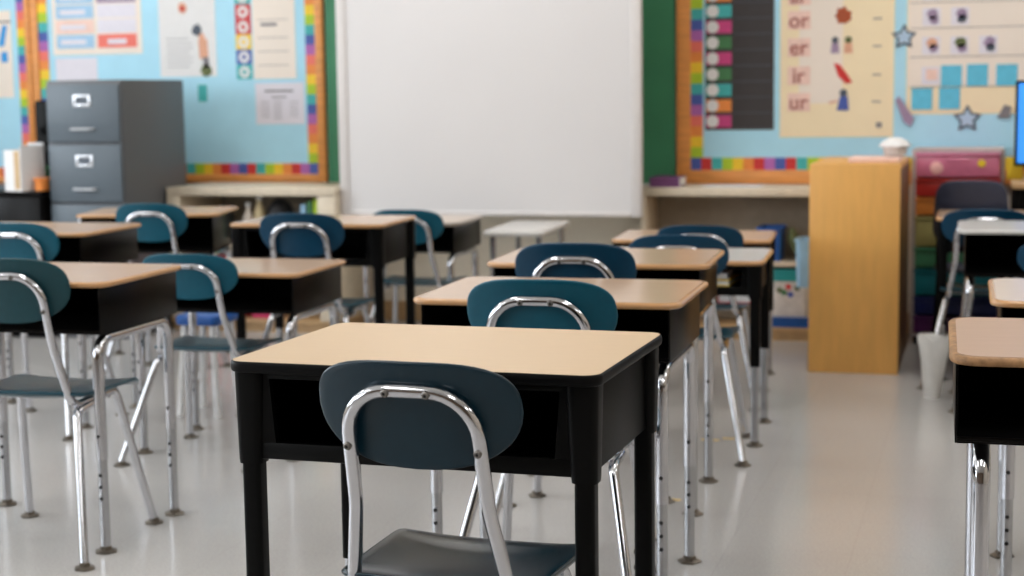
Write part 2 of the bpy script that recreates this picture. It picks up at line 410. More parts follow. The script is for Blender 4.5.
b = bmesh.new(); card(b, -5.42, -5.052, 1.155, 1.62); obj('sheet', b, 'creamp2', p, smooth=0)
b = bmesh.new(); poly(b, [(-5.135, 1.43), (-5.10, 1.43), (-5.075, 1.54), (-5.105, 1.54)], 1); card(b, -5.12, -5.08, 1.345, 1.40, 1); card(b, -5.40, -5.17, 1.44, 1.53, 1)
obj('lettering', b, 'inkblue', p, smooth=0)
b = bmesh.new(); card(b, -5.42, -5.052, 1.555, 1.565, 1); obj('rule', b, 'ink', p, smooth=0)

# right board: black chart with coloured name tabs
p = thing('job_chart', 'black pocket chart with a column of coloured tabs and white circles', 'chart')
b = bmesh.new(); card(b, -1.300, -.976, .955, 2.1); obj('backing', b, 'black', p, smooth=0)
cols = ['magenta', 'orange', 'tealc', 'greenc', 'magenta', 'greenc', 'magenta', 'tealc', 'orange', 'magenta', 'tealc', 'greenc', 'salmon', 'magenta', 'bluec']
for k, c in enumerate(cols):
    z = .967 + k * .0737
    o = obj('name_tab', box(bmesh.new(), -1.296, -1.175, YP - .0052, YP - .0037, z, z + .058), c, p, smooth=0)
    b = bmesh.new(); poly(b, disc(-1.265, z + .029, .029), 3); obj('number_circle', b, 'paper', o, smooth=0)
b = bmesh.new()
for k in range(15): card(b, -1.165, -.985, .960 + k * .0737, .963 + k * .0737, 1)
obj('pocket_seams', b, 'darkgrey', p, smooth=0)

# cream phonics chart: ar / or / er / ir / ur
p = thing('phonics_chart', 'cream reading chart listing ar, or, er, ir and ur with small pictures', 'chart')
b = bmesh.new(); card(b, -.948, -.428, .918, 2.0); obj('sheet', b, 'creamp', p, smooth=0)
b = bmesh.new(); card(b, -.86, -.66, 1.075, 1.9, 1); obj('pale_column', b, 'creamp2', p, smooth=0)
rows = [('ur', 1.082), ('ir', 1.205), ('er', 1.335), ('or', 1.460), ('ar', 1.572)]
for s_, z in rows:
    b = bmesh.new(); card(b, -.912, -.808, z - .042, z + .042, 2); lb = obj('letter_card', b, 'pinkp', p, smooth=0)
    obj('letters', text_bm(s_, .098, -.862, z - .003, 3, bold=.0012), 'inkred', lb, smooth=0)
    b = bmesh.new(); card(b, -.525, -.485, z - .004, z + .002, 2); obj('small_mark', b, 'ink', p, smooth=0)
    b = bmesh.new(); nm = ['brownink', 'red', 'darkgrey', 'skin', 'bluec', 'olive', 'mauve']
    if s_ == 'ar': poly(b, blob(-.67, z + .03, .035, 2, sx=1.5), 2, 5)
    if s_ == 'or': poly(b, blob(-.66, z + .015, .034, 12), 2, 0)
    if s_ == 'er':
        poly(b, disc(-.695, z + .03, .016), 2, 2); poly(b, [(-.715, z - .03), (-.675, z - .03), (-.68, z + .018), (-.71, z + .018)], 2, 6)
        q = bmesh.new(); poly(q, disc(-.635, z + .03, .016), 2, 5); poly(q, [(-.655, z - .03), (-.615, z - .03), (-.62, z + .018), (-.65, z + .018)], 2, 3); obj('picture', q, nm, p, smooth=0)
    if s_ == 'ir': poly(b, [(-.70, z + .055), (-.675, z + .05), (-.64, z + .005), (-.615, z - .035), (-.645, z - .04), (-.68, z - .005), (-.69, z + .025)], 2, 1)
    if s_ == 'ur': poly(b, disc(-.655, z + .04, .018), 2, 2); poly(b, [(-.685, z - .04), (-.63, z - .04), (-.635, z + .025), (-.67, z + .025)], 2, 4); poly(b, [(-.72, z - .01), (-.68, z + .0), (-.68, z + .008), (-.722, z + .0)], 2, 3)
    obj('picture', b, nm, p, smooth=0)
b = bmesh.new(); card(b, -.505, -.48, .962, .985, 2); obj('small_mark', b, 'ink', p, smooth=0)

# pale pocket chart at the right
p = thing('picture_pocket_chart', 'pale pocket chart with rows of small picture cards at the right', 'chart')
b = bmesh.new(); card(b, -.372, .75, 1.02, 2.1); obj('sheet', b, 'creamp', p, smooth=0)
b = bmesh.new(); card(b, -.365, .74, 1.145, 2.08, 1); obj('pockets', b, 'creamp2', p, smooth=0)
b = bmesh.new(); nm = ['mauve', 'darkgrey', 'skin', 'olive', 'pinkp', 'paperlav', 'ink']
for r_, z in enumerate((1.195, 1.33, 1.46, 1.575)):
    for c_ in range((1, 3, 2, 4)[r_]):
        x = -.265 + c_ * .125
        card(b, x - .04, x + .04, z - .04, z + .04, 2, 5)
        if r_ == 0: card(b, x - .02, x + .03, z - .02, z + .03, 3, 4)
        else:
            poly(b, blob(x + .005, z + .012, .022, r_ * 9 + c_), 3, (0, 1, 2, 3, 0)[(r_ * 2 + c_) % 5]); poly(b, blob(x + .01, z - .012, .018, r_ * 5 + c_), 3, (2, 0, 0, 1)[(r_ + c_) % 4])
    card(b, -.36, .73, z - .052, z - .049, 2, 6)
obj('picture_cards', b, nm, p, smooth=0)
for (x, z), pl in zip(((-.173, 1.192), (-.060, 1.195), (.068, 1.192), (-.302, 1.09), (-.180, 1.091)),
                  ('left of the three in the upper row', 'middle of the three in the upper row', 'right of the three in the upper row', 'left of the two in the lower row', 'right of the two in the lower row')):
    b = bmesh.new(); box(b, x - .046, x + .046, YP - .0066, YP - .0053, z - .049, z + .049); single('sticky_note', 'note', 'blue square note on the pocket chart, ' + pl, b, 'skycard', 'blue notes on the pocket chart')
def star_thing(cx, cz, r, label):
    t = thing('paper_star', label, 'star'); b = bmesh.new(); poly(b, star(cx, cz, r, .52), 3, 0); obj('outline', b, 'darkgrey', t, smooth=0)
    b = bmesh.new(); poly(b, star(cx, cz, r * .70, .52), 4, 0); obj('centre', b, 'starin', t, smooth=0)
star_thing(-.385, 1.372, .06, 'grey outlined paper star between the two cream charts')
star_thing(-.100, .998, .066, 'grey outlined paper star below the blue notes')
b = bmesh.new(); poly(b, [(-.42, 1.085), (-.405, 1.105), (-.335, 1.0), (-.35, .965), (-.38, .985)], 5); single('paper_ribbon', 'ribbon', 'grey brown paper ribbon at the lower left of the pocket chart', b, 'mauve')
b = bmesh.new(); poly(b, [(.03, 1.0), (.06, 1.06), (.09, 1.05), (.085, 1.0)], 5); single('paper_cutout', 'cutout', 'small grey paper cutout near the monitor', b, 'ink')

# ------------------------------------------------------------------ whiteboard
wbd = thing('whiteboard', 'large white board with pale frame hanging in front of the chalkboard', 'whiteboard', (-2.252, 7.26, .572))
f = bmesh.new(); W2 = .738; H2 = 1.5
box(f, -W2, -W2 + .05, -.02, .02, 0, H2, .006); box(f, W2 - .05, W2, -.02, .02, 0, H2, .006); box(f, -W2 + .05, W2 - .05, -.02, .02, 0, .022, .006); box(f, -W2 + .05, W2 - .05, -.02, .02, H2 - .04, H2, .006)
obj('frame', f, 'wbframe', wbd)
obj('panel', box(bmesh.new(), -W2 + .05, W2 - .05, -.012, .012, .022, H2 - .04), 'wb', wbd, smooth=0)
for sx in (-.45, .45):
    b = bmesh.new(); box(b, sx - .03, sx + .03, .02, YW - .02 - 7.26, .9, .96, .004); box(b, sx - .03, sx + .03, .02, .04, .3, 1.3, .004); obj('mounting_bracket', b, 'dull_chrome', wbd)

# ------------------------------------------------------------------ shelving under the boards
def shelving(label, x0, x1, y0, y1, top, mid, posts):
    t = thing('low_bookshelf', label, 'bookshelf', (x0, y0, 0)); w, d = x1 - x0, y1 - y0
    obj('top_board', box(bmesh.new(), 0, w, 0, d, top - .04, top, .004), 'cream', t)
    for a, b_ in posts: obj('upright', box(bmesh.new(), a, b_, .004, d - .02, .06, top - .041, .003), 'cream', t)
    obj('back_panel', box(bmesh.new(), .01, w - .01, d - .015, d, .06, top - .041), 'shelf_in', t)
    obj('shelf_board', box(bmesh.new(), posts[0][1] + .001, posts[-1][0] - .001, .02, d - .02, mid - .02, mid, .002), 'cream', t)
    obj('bottom_board', box(bmesh.new(), 0, w, .004, d - .001, .035, .059, .002), 'kick', t)
    obj('kick_board', box(bmesh.new(), .01, w - .01, .015, d - .02, 0, .035), 'kick', t)
    return t
shelving('cream low bookshelf left of the whiteboard, beside the filing cabinet', -3.885, -2.992, 7.18, 7.655, .705, .42, [(0, .07), (.80, .893)])
shelving('cream low bookshelf right of the whiteboard, beside the wooden bookcase', -1.55, -.70, 7.38, 7.68, .70, .36, [(0, .025), (.825, .85)])

def jar(name, cat, label, x, y, z, prof, m, lid=None, lidm=None):
    t = thing(name, label, cat, (x, y, z)); b = bmesh.new(); lathe(b, prof, 24); obj('body', b, m, t)
    if lid: b = bmesh.new(); lathe(b, lid, 24); obj('lid', b, lidm, t)
    return t
def book(label, x, y, z, w, d, h, m, rz=0, name='book', group=None):
    t = thing(name, label, 'book', (x, y, z), rz, group)
    c = bmesh.new(); box(c, -w / 2, -w / 2 + .004, -d / 2, d / 2, 0, h); box(c, w / 2 - .004, w / 2, -d / 2, d / 2, 0, h); box(c, -w / 2 + .004, w / 2 - .004, -d / 2, -d / 2 + .004, 0, h)
    obj('cover', c, m, t, smooth=0); obj('pages', box(bmesh.new(), -w / 2 + .005, w / 2 - .005, -d / 2 + .005, d / 2 - .004, .004, h - .004), 'paper', t, smooth=0)
    return t
def book_flat(label, x, y, z, w, d, h, m, rz=0, group=None):
    t = thing('book', label, 'book', (x, y, z), rz, group)
    c = bmesh.new(); box(c, -w / 2, w / 2, -d / 2, d / 2, 0, .003); box(c, -w / 2, w / 2, -d / 2, d / 2, h - .003, h); box(c, -w / 2, -w / 2 + .003, -d / 2, d / 2, .003, h - .003)
    obj('cover', c, m, t, smooth=0); obj('pages', box(bmesh.new(), -w / 2 + .004, w / 2 - .004, -d / 2 + .004, d / 2 - .004, .0035, h - .0035), 'paper', t, smooth=0)
    return t
ZL = .4203
b = bmesh.new(); lathe(b, [(.01, 0), (.045, .01), (.07, .05), (.075, .09), (.06, .14), (.035, .17), (.01, .18)], 20); o = obj('black_pouch', b, 'blackround'); o.location = (-3.34, 7.32, ZL); o.scale = (1.05, 1.05, 1.25); tag(o, 'round black pouch on the left shelf above the desk', 'pouch')
jar('squat_bottle', 'bottle', 'beige bottle left of the black pouch on the left shelf', -3.445, 7.31, ZL, [(.025, 0), (.028, .01), (.028, .16), (.012, .20), (.012, .215)], 'bottle', [(.015, .216), (.015, .235), (.012, .237)], 'white')
jar('squat_bottle', 'bottle', 'shorter pale bottle left of the beige bottle on the left shelf', -3.515, 7.33, ZL, [(.025, 0), (.027, .01), (.027, .13), (.012, .165), (.012, .18)], 'creamp2', [(.015, .181), (.015, .2), (.012, .202)], 'white')
book('bright green book standing at the right end of the left shelf', -3.12, 7.35, ZL, .028, .2, .225, 'lime', group='books on the left shelf')
book('slim dark green book left of the bright green book', -3.155, 7.35, ZL, .026, .2, .215, 'greenc', group='books on the left shelf')
book('slim pale blue book left of the dark green book', -3.188, 7.35, ZL, .026, .2, .2, 'ltblue', group='books on the left shelf')
def tub(name, cat, label, x, y, z, w, d, h, m, taper=.9, fill=None):
    t = thing(name, label, cat, (x, y, z)); bm = bmesh.new(); n = bmesh.new()
    o0, o1 = rrect(w * taper, d * taper, .02), rrect(w, d, .025); i1, i0 = rrect(w - .012, d - .012, .02), rrect(w * taper - .012, d * taper - .012, .016)
    rows = [[n.verts.new((x_, y_, z_)) for x_, y_ in q] for q, z_ in ((o0, 0), (o1, h), (i1, h), (i0, .008))]
    k_ = len(o0)
    for a, b_ in zip(rows, rows[1:]):
        for k in range(k_): n.faces.new((a[k], a[(k + 1) % k_], b_[(k + 1) % k_], b_[k]))
    n.faces.new(rows[0][::-1]); n.faces.new(rows[-1]); add(bm, n)
    obj('tub_body', bm, m, t)
    r_ = bmesh.new()
    pts = [Vector((x_, y_, h)) for x_, y_ in rrect(w + .006, d + .006, .028)]; tube(r_, pts + [pts[0]], .005, 8, cap=False); obj('rim', r_, m, t)
    return t
tub('storage_bin', 'bin', 'red bin low on the left shelf behind the desks', -3.62, 7.33, .06, .22, .22, .3, 'redcloth')
tub('storage_bin', 'bin', 'pink bin low on the left shelf, right of the red bin', -3.42, 7.33, .06, .13, .2, .31, 'pinkpl')
b = bmesh.new(); lathe(b, [(.005, 0), (.04, .005), (.05, .04), (.03, .07), (.005, .08)], 16, lobes=5, amp=.1); o = obj('crumpled_cloth', b, 'clear'); o.location = (-3.62, 7.31, .365); tag(o, 'crumpled pale cloth on top of the red bin', 'cloth')
b = bmesh.new(); lathe(b, [(.005, -.008), (.04, -.008), (.05, .0), (.05, .012), (.005, .012)], 16); bmesh.ops.delete(b, geom=[], context='VERTS'); b.free()

# right shelf
book_flat('purple book lying on the right shelf beside the whiteboard', -1.44, 7.50, .7003, .2, .14, .045, 'purplebook', R(90))
b = bmesh.new(); box(b, -1.27, -1.0, 7.40, 7.62, .7005, .7025); tag(obj('paper_sheet', b, 'paper', smooth=0), 'white sheet lying flat on top of the right shelf', 'paper')
tub('tray', 'tray', 'blue tray under the cloudy tub on the right shelf', -.855, 7.5, .06, .235, .2, .045, 'bluepl', .95)
t = thing('storage_tub', 'cloudy plastic tub of bits with a teal lid on the right shelf', 'tub', (-.86, 7.5, .07))
b = bmesh.new(); prism(b, rrect(.19, .16, .04), 0, .20); obj('tub_body', b, 'clear', t)
b = bmesh.new(); prism(b, rrect(.2, .17, .042), .201, .255); obj('lid', b, 'tealpl', t)
b = bmesh.new()
for k, (x, z, c) in enumerate(((-.05, .16, 0), (-.01, .175, 1), (-.03, .15, 2), (.03, .17, 0), (.0, .14, 3))):
    poly_pts = disc(x, z, .014, 10); q = bmesh.new(); a = [q.verts.new((u, -.082, w)) for u, w in poly_pts]; q.faces.new(a); e = bmesh.ops.extrude_face_region(q, geom=q.faces[:]); [setattr(v.co, 'y', -.079) for v in e['geom'] if isinstance(v, bmesh.types.BMVert)]; add(b, q, c)
obj('coloured_bits', b, ['olive', 'red', 'greenc', 'bluec'], t, smooth=0)
b = bmesh.new()
for k in range(9):
    a = random.random() * 6.3; tube(b, [Vector((0, 0, 0)), Vector((.03 * math.cos(a), .03 * math.sin(a), .05)), Vector((.06 * math.cos(a), .05 * math.sin(a), .08 + .05 * random.random()))], [.02, .024, .012], 8)
o = obj('olive_cloth_heap', b, 'olive'); o.location = (-.82, 7.5, .381); tag(o, 'heap of olive green cloth on the middle board of the right shelf', 'cloth')
tub('storage_bin', 'bin', 'light blue bin fixed to the left side of the wooden bookcase', -.741, 7.02, .30, .09, .16, .20, 'ltblue')
t = tub('storage_crate', 'crate', 'blue crate behind the farthest desk on the right shelf', -.96, 7.52, .36, .11, .2, .15, 'bluepl')

# ------------------------------------------------------------------ wooden bookcase standing end-on
t = thing('wooden_bookcase', 'tall maple bookcase standing end-on to the room, right of the desks', 'bookcase', (-.69, 6.58, 0))
obj('end_panel', box(bmesh.new(), 0, .355, 0, .022, 0, .842, .002), 'maple', t)
obj('end_panel', box(bmesh.new(), 0, .355, .745, .767, 0, .842, .002), 'maple', t)
obj('back_panel', box(bmesh.new(), .0, .012, .0225, .7445, .0, .842, .001), 'maple', t)
obj('top_board', box(bmesh.new(),   .0125, .355, .0225, .7445, .82, .842, .002), 'maple', t)
obj('side_panel', box(bmesh.new(), .343, .355, .0225, .7445, 0, .8195, .002), 'maple_dark', t, label='dark brown side panel')
obj('bottom_board', box(bmesh.new(), .0125, .3425, .0225, .7445, 0, .04), 'maple_dark', t)
b = bmesh.new(); box(b, -.55, -.345, 6.70, 6.95, .8425, .862, .004); tag(obj('pink_folder', b, 'pinkp'), 'pink folder lying on the maple bookcase top', 'folder')
t = thing('white_caddy', 'small white dish with domed lid on the maple bookcase', 'dish', (-.375, 6.9, .8625))
b = bmesh.new(); lathe(b, [(.03, 0), (.045, .004), (.05, .035), (.046, .036)], 24); obj('dish_base', b, 'clear', t)
b = bmesh.new(); lathe(b, [(.064, .037), (.066, .042), (.05, .062), (.025, .074), (.006, .077)], 24); obj('domed_lid', b, 'white', t)

# ------------------------------------------------------------------ drawer organiser
t = thing('drawer_cart', 'rolling cart of rainbow plastic drawers against the right pin board', 'drawer cart', (-.132, 7.375, 0))
fr = bmesh.new()
for x in (-.19, .19):
    for y in (.02, .295): tube(fr, [Vector((x, y, .05)), Vector((x, y, .865))], .007, 8)
for z in (.045, .865):
    for y in (.02, .295): tube(fr, [Vector((-.19, y, z)), Vector((.19, y, z))], .007, 8)
    for x in (-.19, .19): tube(fr, [Vector((x, .02, z)), Vector((x, .295, z))], .007, 8)
obj('metal_frame', fr, 'cartframe', t)
zs = [.86, .747, .662, .579, .44, .346, .222, .135, .055]
for k, (c, nmc) in enumerate(zip(('d_pink', 'd_red', 'd_orange', 'd_yel', 'd_green', 'd_teal', 'd_blue', 'd_pur'), ('pink', 'red', 'orange', 'olive', 'green', 'teal', 'navy', 'plum'))):
    z1, z0 = zs[k] - .006, zs[k + 1] + .002
    d = bmesh.new(); box(d, -.178, .178, 0, .295, z0, z1 - .012, .008); box(d, -.182, .182, -.008, .295, z1 - .0115, z1, .003)
    o = obj('drawer', d, c, t, label=nmc + ' drawer')
    hb_ = bmesh.new(); tube(hb_, fillet([Vector((-.04, -.002, z1 - .03)), Vector((-.04, -.018, z1 - .03)), Vector((.04, -.018, z1 - .03)), Vector((.04, -.002, z1 - .03))], .008), .004, 8); obj('handle', hb_, c, o)
    if k == 0:
        s = bmesh.new(); q = bmesh.new(); lathe(q, [(.002, 0), (.02, .0), (.028, .003), (.02, .006), (.002, .006)], 16, mtx=Matrix.Translation((-.09, -.002, .79)) @ Matrix.Rotation(PI / 2, 4, 'X')); add(s, q); obj('sticker', s, 'pinkl', o, label='pale pink round sticker')
        s = bmesh.new(); lathe(s, [(.002, 0), (.016, 0), (.017, .003), (.002, .004)], 16, mtx=Matrix.Translation((.10, -.002, .81)) @ Matrix.Rotation(PI / 2, 4, 'X')); obj('sticker', s, 'yellow', o, label='yellow round sticker')
for x in (-.17, .17):
    for y in (.04, .28):
        cs = bmesh.new(); lathe(cs, [(.006, -.009), (.02, -.009), (.022, -.005), (.022, .005), (.02, .009), (.006, .009)], 16, mtx=Matrix.Translation((x, y, .022)) @ Matrix.Rotation(PI / 2, 4, 'Y')); box(cs, x - .012, x + .012, y - .012, y + .012, .026, .05, .002); obj('caster', cs, 'blackp', t)

# ------------------------------------------------------------------ filing cabinet
t = thing('filing_cabinet', 'tall grey four-drawer steel filing cabinet at the left', 'filing cabinet', (-4.10, 6.8, 0))
HW, HT = .2, 1.23
body = bmesh.new(); box(body, -HW, HW, .02, .63, 0, HT, .004); obj('body', body, 'greyside', t)
for k in range(4):
    z0, z1 = .09 + k * .283, .09 + (k + 1) * .283 - .012
    dr = obj('drawer', box(bmesh.new(), -HW + .008, HW - .008, 0, .0195, z0, z1, .004), 'grey', t)
    zc = z0 + .192
    fm = bmesh.new()
    for x0, x1, y0, y1 in ((-.045, -.033, zc - .024, zc + .03), (.033, .045, zc - .024, zc + .03), (-.033, .033, zc - .024, zc - .013), (-.033, .033, zc + .019, zc + .03)): box(fm, x0, x1, -.005, -.0005, y0, y1, .001)
    obj('label_holder', fm, 'label', dr); obj('label_card', box(bmesh.new(), -.033, .033, -.003, -.0005, zc - .013, zc + .019), 'labelcard', dr)
    hd = bmesh.new(); zz = z0 + .062
    tube(hd, fillet([Vector((-.055, -.001, zz)), Vector((-.05, -.025, zz)), Vector((.05, -.025, zz)), Vector((.055, -.001, zz))], .012), .008, 10, flat=.7)
    obj('handle', hd, 'label', dr, label='bright pull handle')

# teacher's desk with things, far left
t = thing('black_cabinet_desk', 'low black cupboard left of the filing cabinet', 'cupboard', (-4.97, 6.75, 0))
obj('body', box(bmesh.new(), -.6, .655, .02, .6, .04, .685, .004), 'blackm', t); obj('worktop', box(bmesh.new(), -.62, .66, 0, .62, .6855, .71, .004), 'blackm', t); obj('plinth', box(bmesh.new(), -.58, .63, .05, .6, 0, .0395), 'blackin', t)
for x in (-.595, -.175, .245): obj('door', box(bmesh.new(), x, x + .405, .002, .0195, .05, .68, .003), 'blackm', t)
t = thing('magazine_holder', 'white paper holder standing on the black cupboard', 'file holder', (-4.428, 6.80, .7105), R(-14)); t.scale = (.72, .72, .98)
b = bmesh.new(); prism(b, [(-.08, 0), (.08, 0), (.08, .23), (-.06, .23)], -.004, .004, mtx=Matrix.Translation((0, .1, 0)) @ Matrix.Rotation(PI / 2, 4, 'X')); box(b, -.078, -.07, -.1, .095, 0, .20); box(b, .07, .078, -.1, .095, 0, .22); box(b, -.07, .07, -.1, -.094, 0, .2); box(b, -.07, .07, -.094, .095, 0, .005)
obj('holder', b, 'paper', t, smooth=0); obj('spine_label', box(bmesh.new(), .015, .066, -.1025, -.1005, .01, .195), 'tancard', t, smooth=0)
t = thing('black_speaker', 'tall black loudspeaker half hidden behind the filing cabinet', 'speaker', (-4.49, 7.16, .7105)); t.scale = (.72, 1, .93)
obj('housing', box(bmesh.new(), -.07, .06, -.08, .1, 0, .46, .015, seg=3), 'blackp', t)
b = bmesh.new(); lathe(b, [(.004, 0), (.03, .002), (.045, .008), (.05, .006)], 24, mtx=Matrix.Translation((0, -.0825, .14)) @ Matrix.Rotation(PI / 2, 4, 'X')); lathe(b, [(.003, 0), (.018, .002), (.022, .005)], 20, mtx=Matrix.Translation((0, -.0825, .3)) @ Matrix.Rotation(PI / 2, 4, 'X')); obj('cone', b, 'blackin', t)
tub('pencil_box', 'box', 'small orange box on the black cupboard beside the filing cabinet', -4.335, 6.80, .7105, .05, .08, .055, 'orange', .95)
tub('pencil_box', 'box', 'small green box behind the orange box on the black cupboard', -4.41, 6.96, .7105, .06, .08, .10, 'greenc', .95)

# table and monitor at the right
t = thing('computer_table', 'wood topped table with black panel at the right edge, under the monitor', 'table', (.785, 7.0, 0))
obj('tabletop', box(bmesh.new(), -.695, .7, 0, .6, .72, .745, .004), 'kick', t)
obj('modesty_panel', box(bmesh.new(), -.66, .66, .04, .06, .25, .7195), 'blackp', t)
for x in (-.67, .67):
    for y in (.05, .55): obj('leg', box(bmesh.new(), x - .02, x + .02, y - .02 + .03, y + .02 + .0, 0, .7195, .003), 'blackp', t)
t = thing('monitor', 'computer monitor with a bright blue screen at the right edge', 'monitor', (.40, 7.18, .7455))
obj('housing', box(bmesh.new(), -.30, .30, 0, .03, .06, .42, .008), 'blackp', t)
M['screen'] = emit('blue_screen', (60, 150, 250), .55)
obj('screen', box(bmesh.new(), -.288, .288, -.003, -.0005, .075, .408), 'screen', t, smooth=0)
b = bmesh.new(); box(b, -.03, .03, .031, .05, .01, .25, .005); box(b, -.12, .12, -.04, .14, 0, .012, .004); obj('stand', b, 'blackp', t)
b = bmesh.new(); box(b, .075, .10, 7.3, 7.33, .7455, .84, .002); tag(obj('file_box', box(b, .10, .14, 7.3, 7.33, .7455, .84, .002), 'yellow'), 'yellow card box behind the monitor, right of the drawer cart', 'box')

# low white table under the whiteboard
t = thing('low_table', 'small pale grey table under the whiteboard', 'table', (-1.935, 6.58, 0), R(3))
b = bmesh.new(); profile_rim(b, .27, .60, .03, .535, .56, .008); o = obj('tabletop', b, 'lam_white', t); o.location = (0, .30, 0)
for x in (-.10, .10):
    for y in (.06, .54):
        b = bmesh.new(); tube(b, [Vector((x, y, .0)), Vector((x, y, .534))], .013, 10); obj('leg', b, 'dull_chrome', t)

# ------------------------------------------------------------------ chairs
def glide_bm(x, y, z=0, s=1.15):
    b = bmesh.new()
    lathe(b, [(.012 * s, 0), (.021 * s, .001), (.022 * s, .004), (.017 * s, .007), (.012 * s, .008), (.011 * s, .016), (.008 * s, .018)], 24, lobes=6, amp=.07, mtx=Matrix.Translation((x, y, z)))
    return b
def plate_surface(v_lo=0):
    c0 = Vector((0, .057, .6705)); vd = Vector((0, -.234, .972)).normalized()
    nrm = Vector((0, .972, .234)).normalized()
    def surf(u, v):
        u2 = u * (1 - .07 * max(0, -v / .1))
        return c0 + Vector((u2, 0, 0)) + vd * v + nrm * (u2 * u2 * 1.0 + .008 - .5 * v * v)
    return surf, (lambda u, v: Vector((-u * 2.3, 1, .24)).normalized()), c0, vd, nrm
def frame_pt(x, z): return Vector((x, .125 - (z - .378) * .24, z))
def make_chair(name, label, plastic):
    t = thing(name, label, 'chair')
    surf, nf, c0, vd, nrm = plate_surface()
    b = bmesh.new()
    def outl(a):
        n = 2.9 if math.sin(a) > 0 else 2.45
        return superell(.161, .0855, n)(a)
    shell(b, outl, surf, nf, .009); back = obj('backrest', b, plastic, t, 60)
    # seat
    def sf(u, v):
        vv = v / .165; uu = u / .17
        z = .398 - .014 * (1 - uu * uu) * (1 - vv * vv) - .020 * max(0, vv - .6) ** 2 * 6 + .012 * max(0, -vv - .55) ** 2 * 4 + .004 * uu * uu
        return Vector((u * (1 + .04 * vv), .274 + v, z))
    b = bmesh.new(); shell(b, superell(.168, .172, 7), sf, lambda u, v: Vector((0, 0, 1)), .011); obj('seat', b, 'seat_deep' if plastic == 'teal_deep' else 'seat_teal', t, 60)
    # bent chrome tube: back hoop, under-seat rails
    pts = [Vector((.137, .31, .384)), Vector((.131, .125, .373)), frame_pt(.106, .53), frame_pt(.1, .711), frame_pt(-.1, .711), frame_pt(-.106, .53), Vector((-.131, .125, .373)), Vector((-.137, .31, .384))]
    b = bmesh.new(); tube(b, fillet(pts, [0, .045, .25, .072, .072, .25, .045, 0], 8), .0112, 14); obj('back_frame', b, 'chrome', t, 60)
    for s in (1, -1):
        # front leg continues the rail, rear leg is welded below the bend
        b = bmesh.new(); tube(b, fillet([Vector((s * .137, .27, .3817)), Vector((s * .138, .335, .3855)), Vector((s * .185, .43, .014))], [0, .035, 0]), .0112, 14)
        lg = obj('leg', b, 'chrome', t, 60); obj('foot_glide', glide_bm(s * .186, .432), 'glide', lg)
        b = bmesh.new(); tube(b, fillet([Vector((s * .138, .22, .370)), Vector((s * .140, .13, .362)), Vector((s * .214, 0, .014))], [0, .03, 0]), .0112, 14)
        lg = obj('leg', b, 'chrome', t, 60); obj('foot_glide', glide_bm(s * .2145, 0), 'glide', lg)
    b = bmesh.new(); tube(b, [Vector((-.14, .30, .374)), Vector((.14, .30, .374))], .009, 10); obj('cross_rail', b, 'dull_chrome', t, 60)
    for x, z in ((.032, .711), (-.032, .711), (.1025, .625), (-.1025, .625)):
        p = frame_pt(x, z); ax = Vector((0, -.972, -.234)).normalized()
        b = bmesh.new(); q = ax.to_track_quat('Z', 'Y').to_matrix().to_4x4()
        lathe(b, [(.0065, .0), (.0065, .0125), (.0045, .0145), (.0008, .0148)], 12, mtx=Matrix.Translation(p) @ q); lathe(b, [(.0011, .0146), (.0024, .01495), (.0008, .01505)], 8, 1, mtx=Matrix.Translation(p) @ q)
        obj('bolt', b, ['screw', 'hole'], back)
    return t
def dup(root, label):
    r = root.copy(); C.objects.link(r); r['label'] = label
    for ch in list(root.children):
        c = ch.copy(); C.objects.link(c); c.parent = r
        for g in ch.children: d = g.copy(); C.objects.link(d); d.parent = c
    return r
G = 'teal school chairs at the desks'
protos = {}
def chair(px, py, sx, sz, label, plastic='teal', yaw=1.5):
    if plastic not in protos: protos[plastic] = o = make_chair('school_chair', label, plastic)
    else: o = dup(protos[plastic], label)
    o['group'] = G
    o.scale = (sx, sx, sz); a = R(yaw)
    o.rotation_euler = (0, 0, a)
    o.location = (px + math.sin(a) * .062 * sx, py - .062 * sx, 0)       # px,py: middle of the backrest
    return o
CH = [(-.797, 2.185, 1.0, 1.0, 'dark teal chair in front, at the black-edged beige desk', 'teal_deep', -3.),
      (-.872, 3.146, .985, 1.012, 'teal chair directly behind the front beige desk, at the second desk of the middle row', 'teal', 1.),
      (-1.012, 3.99, .985, 1.006, 'blue teal chair third from the front in the middle row', 'blue_teal', 3.),
      (-.914, 4.90, .97, .93, 'teal chair at the pale desk with black legs in the middle row', 'blue_teal', 3.),
      (-1.00, 5.78, .99, .875, 'teal chair at the farthest desk of the middle row', 'blue_teal', 3.),
      (-2.312, 3.445, 1., 1., 'green teal chair cut by the left edge, nearest chair of the left row', 'teal_green', 2.5),
      (-3.172, 4.78, 1., .965, 'teal chair at the left edge, at the desk in front of the filing cabinet', 'teal', 2.5),
      (-2.37, 4.49, 1.0, .878, 'teal chair half hidden behind the left front desk', 'teal', 2.),
      (-3.245, 5.85, .95, .955, 'teal chair just right of the filing cabinet, at the turned desk', 'teal', 6.),
      (-2.347, 5.30, 1.0, .965, 'blue teal chair in front of the left shelf, at the desk with straight black legs', 'blue_teal', 2.),
      (-2.306, 6.28, .98, .89, 'teal chair under the left part of the whiteboard', 'teal', 2.),
      (-.009, 6.35, 1., .906, 'teal chair at the right, behind the white topped desk', 'blue_teal', 1.),
      (.257, 5.62, 1., .84, 'teal chair cut by the right edge, at the white topped desk', 'blue_teal', 1.)]
for c in CH: chair(*c)

